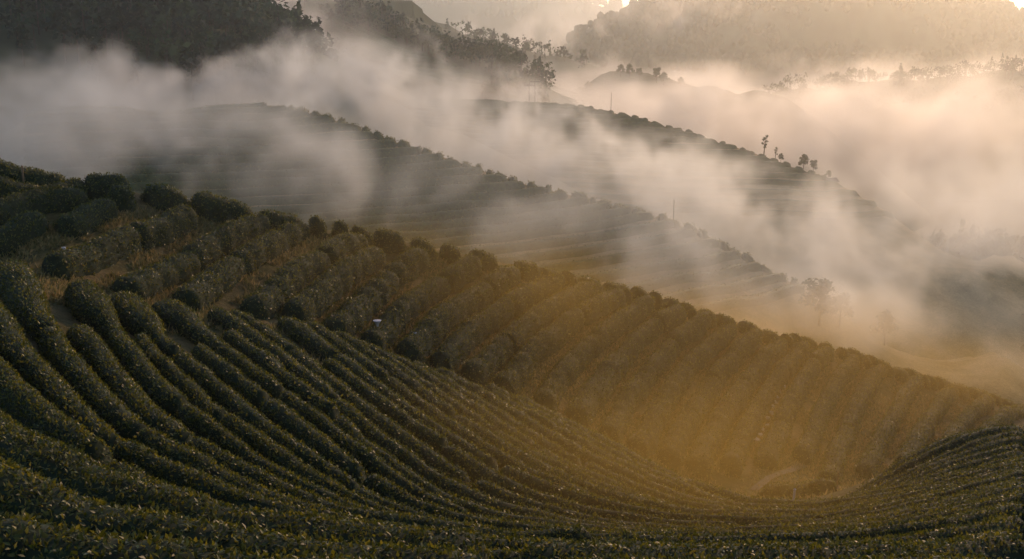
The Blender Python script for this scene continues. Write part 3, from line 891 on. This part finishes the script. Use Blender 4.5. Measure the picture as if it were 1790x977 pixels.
def stake(p, h, r0, m, label):
    r = tag(link("stake", None, None, up(p)), label, "stake")
    b = MB(); b.add(*tube((0, 0, -0.3), (0.02, 0, h), r0, r0 * 0.8, 7)); link("post", b.mesh("post", m, True), r)
    b = MB(); b.add(*tube((0.02, 0, h), (0.02, 0, h + 0.04), r0 * 1.15, r0 * 0.5, 7)); link("cap", b.mesh("cap", m, True), r)
stake(place(near, 1386, 890, 34), 0.5, 0.05, M_WHITE, "short white marker post on the valley floor lip")
stake(place(near, 1461, 868, 37), 1.0, 0.035, M_WOOD, "thin brown stake where the right knoll meets the gully")
stake(place(near, 40, 312, 39.8), 1.2, 0.05, M_WOOD, "brown wooden stake on the mound at the far left")

# narrow trodden path and the pale stones beside two rows
pp = np.array([at(u, v, d) for u, v, d in ((1318,842,44.5),(1350,826,46.5),(1385,808,48),(1410,790,49.5))])
pl = densify(pp, 0.4); T = np.gradient(pl, axis=0); Sd = np.stack([T[:, 1], -T[:, 0]], -1); Sd /= np.linalg.norm(Sd, axis=1)[:, None]
rows_ = []
for s in np.linspace(-0.22, 0.22, 4):
    q = pl.copy(); q[:, :2] += Sd * s; q[:, 2] = near.q(q[:, 0], q[:, 1]) + 0.05; rows_.append(q)
V = up(np.stack(rows_, 1)); n, m = V.shape[:2]
tag(link("path", mesh_np("path", V.reshape(-1, 3), [grid_faces(n, m)], [M_PATH])), kind="structure")
st = MB(); st.add(np.array([(-.5,-.4,-.3),(.5,-.5,-.3),(.55,.45,-.3),(-.45,.5,-.3),(-.32,-.25,.28),(.3,-.34,.2),(.36,.3,.3),(-.3,.3,.22)]), [(0,3,2,1),(4,5,6,7),(0,1,5,4),(1,2,6,5),(2,3,7,6),(3,0,4,7)])
stm = st.mesh("stone", M_STONE)
for row, (a, b, n) in enumerate((((1388,592,63.5),(1328,728,51.5),16), ((1512,662,62),(1478,752,54),12))):
    r = None
    for i in range(n):
        t = i / (n - 1)
        u = a[0] + (b[0] - a[0]) * t + rng.uniform(-4, 4); v = a[1] + (b[1] - a[1]) * t; D = a[2] + (b[2] - a[2]) * t
        p = place(near, u, v, D)
        if r is None:
            r = tag(link("stone_steps", None, None, up(p)), ("line of pale stones running down the near slope", "second fainter line of pale stones further right")[row], "stone steps", "stone lines")
        o = link("stone", stm, r); o.location = Vector(up(p)) - r.location
        o.scale = (rng.uniform(.25, .55), rng.uniform(.25, .5), rng.uniform(.3, .6)); o.rotation_euler.z = rng.uniform(0, 6.28)

# clipped hedge mound on the gully floor
for i, (a, lab) in enumerate(((((1345,838,41.5),(1400,862,38.5),(1445,882,36.5)), "dark clipped hedge mound alone on the gully floor"),
                              (((1395,868,39.5),(1430,882,37.5)), "low hedge remnant in front of the gully hedge mound"))):
    c = np.array([at(*q) for q in a])
    hedge_row(c, near, 0.75 - 0.2 * i, 0.9 - 0.3 * i, (2.2, 3.4), lab, "gully hedges", cut=in_view)

# dry grass on the banks between the rows of the near slope
def grass(n, name, label):
    Vs = []; 
    a = rng.integers(0, len(rowsS) - 1, size=n); k = rng.integers(0, 30, size=n); t = rng.uniform(0.12, 0.88, (n, 1))
    rs = np.array(rowsS)
    p = rs[a, k] * (1 - t) + rs[a + 1, k] * t + rng.normal(size=(n, 3)) * [0.35, 0.35, 0]
    m = n // 3; p[:m] = np.stack([rng.uniform(6, 42, m), rng.uniform(34, 66, m), np.zeros(m)], -1)
    m2 = m // 3; p[:m2] = np.stack([rng.uniform(-24, -6, m2), rng.uniform(29, 38, m2), np.zeros(m2)], -1)
    f = fbm(p[:, 0] * 0.5, p[:, 1] * 0.5, p[:, 0] * 0, 3)
    p = p[f > 0.40]; n = len(p)
    p[:, 2] = near.q(p[:, 0], p[:, 1])
    h = rng.uniform(0.08, 0.32, (n, 1)); d = rng.normal(size=(n, 3)) * 0.45 + [0, 0, 1]; d /= np.linalg.norm(d, axis=1)[:, None]
    s = np.cross(d, rng.normal(size=(n, 3))); s /= np.linalg.norm(s, axis=1)[:, None]; wd = rng.uniform(0.015, 0.04, (n, 1))
    V = np.stack([p - s * wd, p + s * wd, p + d * h * 0.6 + s * wd * 0.7, p + d * h + [0, 0, -0.05]], 1).reshape(-1, 3)
    tag(link(name, mesh_np(name, up(V), [np.arange(n)[:, None] * 4 + [0, 1, 2, 3]], [M_GRASS], None, False)), label, "grass", kind="stuff")
grass(170000, "grass", "dry tawny grass on the banks between the hedges of the near slope")

# ------------------------------------------------------------------ haze and mist
def vol_mat(name, color, dens, g, attr):
    m = bpy.data.materials.new(name); m.use_nodes = True
    nt = m.node_tree; nt.nodes.clear()
    o = nt.nodes.new("ShaderNodeOutputMaterial"); p = nt.nodes.new("ShaderNodeVolumePrincipled")
    p.inputs["Color"].default_value = (*color, 1); p.inputs["Density"].default_value = dens
    p.inputs["Anisotropy"].default_value = g
    p.inputs["Density Attribute"].default_value = attr
    nt.links.new(p.outputs[0], o.inputs["Volume"])
    return m
HZ = MB(); HZ.box((60, 1000, (FLOOR - 12 + 90) / 2 + CAM_Z), (3000, 2400, 90 - FLOOR + 12))
tag(link("haze", HZ.mesh("haze", vol_mat("haze", (0.86, 0.90, 0.90), 0.00048, 0.74, ""))), "thin morning haze filling the whole valley", "haze", kind="stuff")

def puff(g, u, v, D, ru, rv, rd, amp, noisy=0.75, tilt=0.0):
    """soft ragged bank of mist: centre given by photo pixel and distance, radii in pixels and metres"""
    X, Y, Z, N, N2 = g
    c = at(u, v, D)
    rx = ru * D / F0; rz = rv * D / F0
    x = (X - c[0]) / rx; y = (Y - c[1]) / rd; z = (Z - c[2] + tilt * (X - c[0])) / rz
    d = 1 - np.sqrt(x * x + y * y + z * z) + noisy * (N - 0.5) * 2
    return amp * np.clip(d / 0.5, 0, 1) ** 1.3 * (1 + min(noisy, 0.8) * 1.7 * (N2 - 0.5))

def mist(name, label, lo, hi, vox, nscale, puffs, color, g, seed):
    lo = np.array(lo, float); n = np.maximum(2, np.round((np.array(hi) - lo) / vox).astype(int)); hi = lo + (n - 1) * vox
    ax = [np.linspace(lo[k], hi[k], n[k], dtype=np.float32) for k in range(3)]
    X, Y, Z = np.meshgrid(*ax, indexing='ij')
    s = 1.0 / nscale
    wx = fbm(X * s * 0.8 + seed, Y * s * 0.8, Z * s * 0.8, 2) - 0.5; wz = fbm(X * s * 0.8, Y * s * 0.8 + 40 + seed, Z * s * 0.8, 2) - 0.5
    N = fbm(X * s + 2.6 * wx + seed, Y * s * 0.7, Z * s * 1.0 + 2.6 * wz, 5, 0.62)
    N = np.clip((N - 0.5) * 2.6 + 0.5, 0, 1)
    N2 = np.clip((fbm(X * s * 2.7 + 4 * wx, Y * s * 2.2, Z * s * 2.0 + 4 * wz + seed, 4, 0.6) - 0.5) * 2.6 + 0.5, 0, 1)
    dens = np.zeros_like(N)
    for p in puffs: dens = dens + puff((X, Y, Z, N, N2), *p[:7], **(p[7] if len(p) > 7 else {}))
    for a in range(3):                                   # fade out at the faces of the grid
        sh = [1, 1, 1]; sh[a] = n[a]
        k = np.minimum(np.arange(n[a]), np.arange(n[a])[::-1]) / 4.0
        dens *= np.clip(k, 0, 1).reshape(sh)
    me = bpy.data.meshes.new(name)
    tot = int(n.prod()); me.vertices.add(tot)
    V = np.stack([X, Y, Z + CAM_Z], -1).reshape(-1, 3).astype(np.float32)
    me.vertices.foreach_set("co", V.ravel())
    me.attributes.new("mist", 'FLOAT', 'POINT').data.foreach_set("value", (dens * 100 + 0.004).astype(np.float32).ravel())
    o = link(name, me)
    ng = bpy.data.node_groups.new(name, 'GeometryNodeTree')
    ng.interface.new_socket("Geometry", in_out='INPUT', socket_type='NodeSocketGeometry')
    ng.interface.new_socket("Geometry", in_out='OUTPUT', socket_type='NodeSocketGeometry')
    N_ = ng.nodes.new; Lk = ng.links.new
    gi = N_("NodeGroupInput"); go = N_("NodeGroupOutput")
    pos = N_("GeometryNodeInputPosition")
    sub = N_("ShaderNodeVectorMath"); sub.operation = 'SUBTRACT'; Lk(pos.outputs[0], sub.inputs[0]); sub.inputs[1].default_value = (lo[0], lo[1], lo[2] + CAM_Z)
    scl = N_("ShaderNodeVectorMath"); scl.operation = 'SCALE'; Lk(sub.outputs[0], scl.inputs[0]); scl.inputs["Scale"].default_value = 1.0 / vox
    sep = N_("ShaderNodeSeparateXYZ"); Lk(scl.outputs[0], sep.inputs[0])
    def ix(k):
        r = N_("ShaderNodeMath"); r.operation = 'ROUND'; Lk(sep.outputs[k], r.inputs[0])
        c = N_("ShaderNodeClamp"); Lk(r.outputs[0], c.inputs[0]); c.inputs[1].default_value = 0; c.inputs[2].default_value = float(n[k] - 1)
        return c.outputs[0]
    m1 = N_("ShaderNodeMath"); m1.operation = 'MULTIPLY_ADD'; Lk(ix(0), m1.inputs[0]); m1.inputs[1].default_value = float(n[1]); Lk(ix(1), m1.inputs[2])
    m2 = N_("ShaderNodeMath"); m2.operation = 'MULTIPLY_ADD'; Lk(m1.outputs[0], m2.inputs[0]); m2.inputs[1].default_value = float(n[2]); Lk(ix(2), m2.inputs[2])
    na = N_("GeometryNodeInputNamedAttribute"); na.data_type = 'FLOAT'; na.inputs[0].default_value = "mist"
    si = N_("GeometryNodeSampleIndex"); si.data_type = 'FLOAT'; si.domain = 'POINT'
    Lk(gi.outputs[0], si.inputs["Geometry"]); Lk(na.outputs[0], si.inputs["Value"]); Lk(m2.outputs[0], si.inputs["Index"])
    vc = N_("GeometryNodeVolumeCube")
    Lk(si.outputs[0], vc.inputs["Density"])
    vc.inputs["Min"].default_value = (lo[0], lo[1], lo[2] + CAM_Z); vc.inputs["Max"].default_value = (hi[0], hi[1], hi[2] + CAM_Z)
    for k, a in enumerate("XYZ"): vc.inputs["Resolution " + a].default_value = int(n[k])
    sm = N_("GeometryNodeSetMaterial"); sm.inputs["Material"].default_value = vol_mat(name, color, 0.01, g, "density")
    Lk(vc.outputs[0], sm.inputs[0]); Lk(sm.outputs[0], go.inputs[0])
    md = o.modifiers.new("mist", 'NODES'); md.node_group = ng
    me.materials.append(sm.inputs["Material"].default_value)
    return tag(o, label, "mist", kind="stuff")

A = [  # u, v, D, ru, rv, rd, amp
 (60,245,88,400,115,14,0.032,dict(noisy=0.75)),(250,250,86,360,110,11,0.030,dict(noisy=0.8)),(480,330,82,360,65,8,0.020,dict(noisy=0.8)),(230,195,102,330,70,9,0.05,dict(noisy=0.6)),
 (700,300,90,380,100,6,0.024,dict(noisy=0.8)),(1020,380,89,330,80,6,0.028,dict(noisy=1.1)),(1230,470,86,200,60,8,0.03),
 (800,320,86,640,150,6,0.016,dict(noisy=0.2)),
 (200,145,140,300,45,14,0.05,dict(noisy=1.0)),(420,155,135,220,50,14,0.05,dict(noisy=1.0)),(570,130,142,120,60,14,0.060,dict(noisy=1.0)),(730,190,142,170,60,16,0.050,dict(noisy=1.0)),(830,250,140,180,60,14,0.042),(960,275,145,200,55,16,0.042,dict(noisy=1.0)),(1120,335,128,240,55,14,0.045,dict(noisy=1.0)),(1330,420,125,280,65,16,0.04),
 (1400,500,100,240,65,10,0.035),(1700,380,130,300,100,18,0.035),(1620,650,90,300,60,8,0.03),(1700,540,110,220,70,8,0.022,dict(noisy=0.4)),(1450,540,84,190,60,6,0.07),
]
GOLD_GLOW = [
 (1150,640,56,640,210,12,0.015,dict(noisy=0.12)),(820,540,48,560,150,9,0.016,dict(noisy=0.15)),(1480,640,64,440,150,12,0.012,dict(noisy=0.12)),
 (1220,800,36,560,150,8,0.011,dict(noisy=0.12)),(450,450,43,420,100,7,0.008,dict(noisy=0.2)),(720,490,47,480,130,8,0.008,dict(noisy=0.15)),(1380,560,68,440,90,8,0.012,dict(noisy=0.3)),(1680,650,72,300,80,8,0.024,dict(noisy=0.35)),(1050,790,24,640,180,7,0.028,dict(noisy=0.12)),(1250,860,18,560,120,4,0.022,dict(noisy=0.12)),
]
B = [
 (1350,240,240,330,75,40,0.020,dict(noisy=0.9)),(1650,300,250,330,130,50,0.021),(1050,205,240,200,50,25,0.018,dict(noisy=1.0)),(1250,180,270,260,36,40,0.013,dict(noisy=1.0)),(1550,195,320,400,55,50,0.011,dict(noisy=0.9)),
 (1000,140,350,150,30,25,0.018,dict(noisy=1.0)),(1120,172,288,190,30,12,0.045,dict(noisy=0.8)),(920,75,520,80,36,30,0.016,dict(noisy=1.0)),(430,40,230,80,75,10,0.04,dict(noisy=1.0)),(530,80,226,90,60,10,0.03,dict(noisy=1.0)),(800,165,225,140,35,12,0.03,dict(noisy=1.0)),
 (1150,30,690,110,35,30,0.008,dict(noisy=1.0)),(1450,150,520,400,30,60,0.006,dict(noisy=1.0)),(1700,135,560,250,35,50,0.005,dict(noisy=1.0)),
]
mist("mist_bank", "drifting mist between the near slope and the third ridge", (-88, 40, -46), (98, 176, 6), 0.8, 6.5, A, (0.84, 0.88, 0.91), 0.58, 3.0)
mist("mist_bank", "mist in the bowl below the near slope, with golden sunlight put into its colour", (-28, 10, -32), (58, 84, 2), 1.4, 11.0, GOLD_GLOW, (1.0, 0.70, 0.19), 0.62, 29.0)  # warm sunlight is painted into the scatter colour of this mist
mist("mist_bank", "added mist veil dimming the bright sky behind the big mountain at the upper right", (-150, 880, -30), (760, 1080, 85), 14.0, 120.0,
     [(1250,20,970,420,90,70,0.010,dict(noisy=0.4)),(1700,20,970,420,100,70,0.012,dict(noisy=0.3))], (0.97, 0.96, 0.95), 0.5, 41.0)  # veil added to soften the over-bright sky and give a pale backdrop
mist("mist_bank", "sea of fog beyond the third ridge", (-190, 176, -56), (340, 720, 45), 3.0, 18.0, B, (0.88, 0.88, 0.89), 0.60, 17.0)
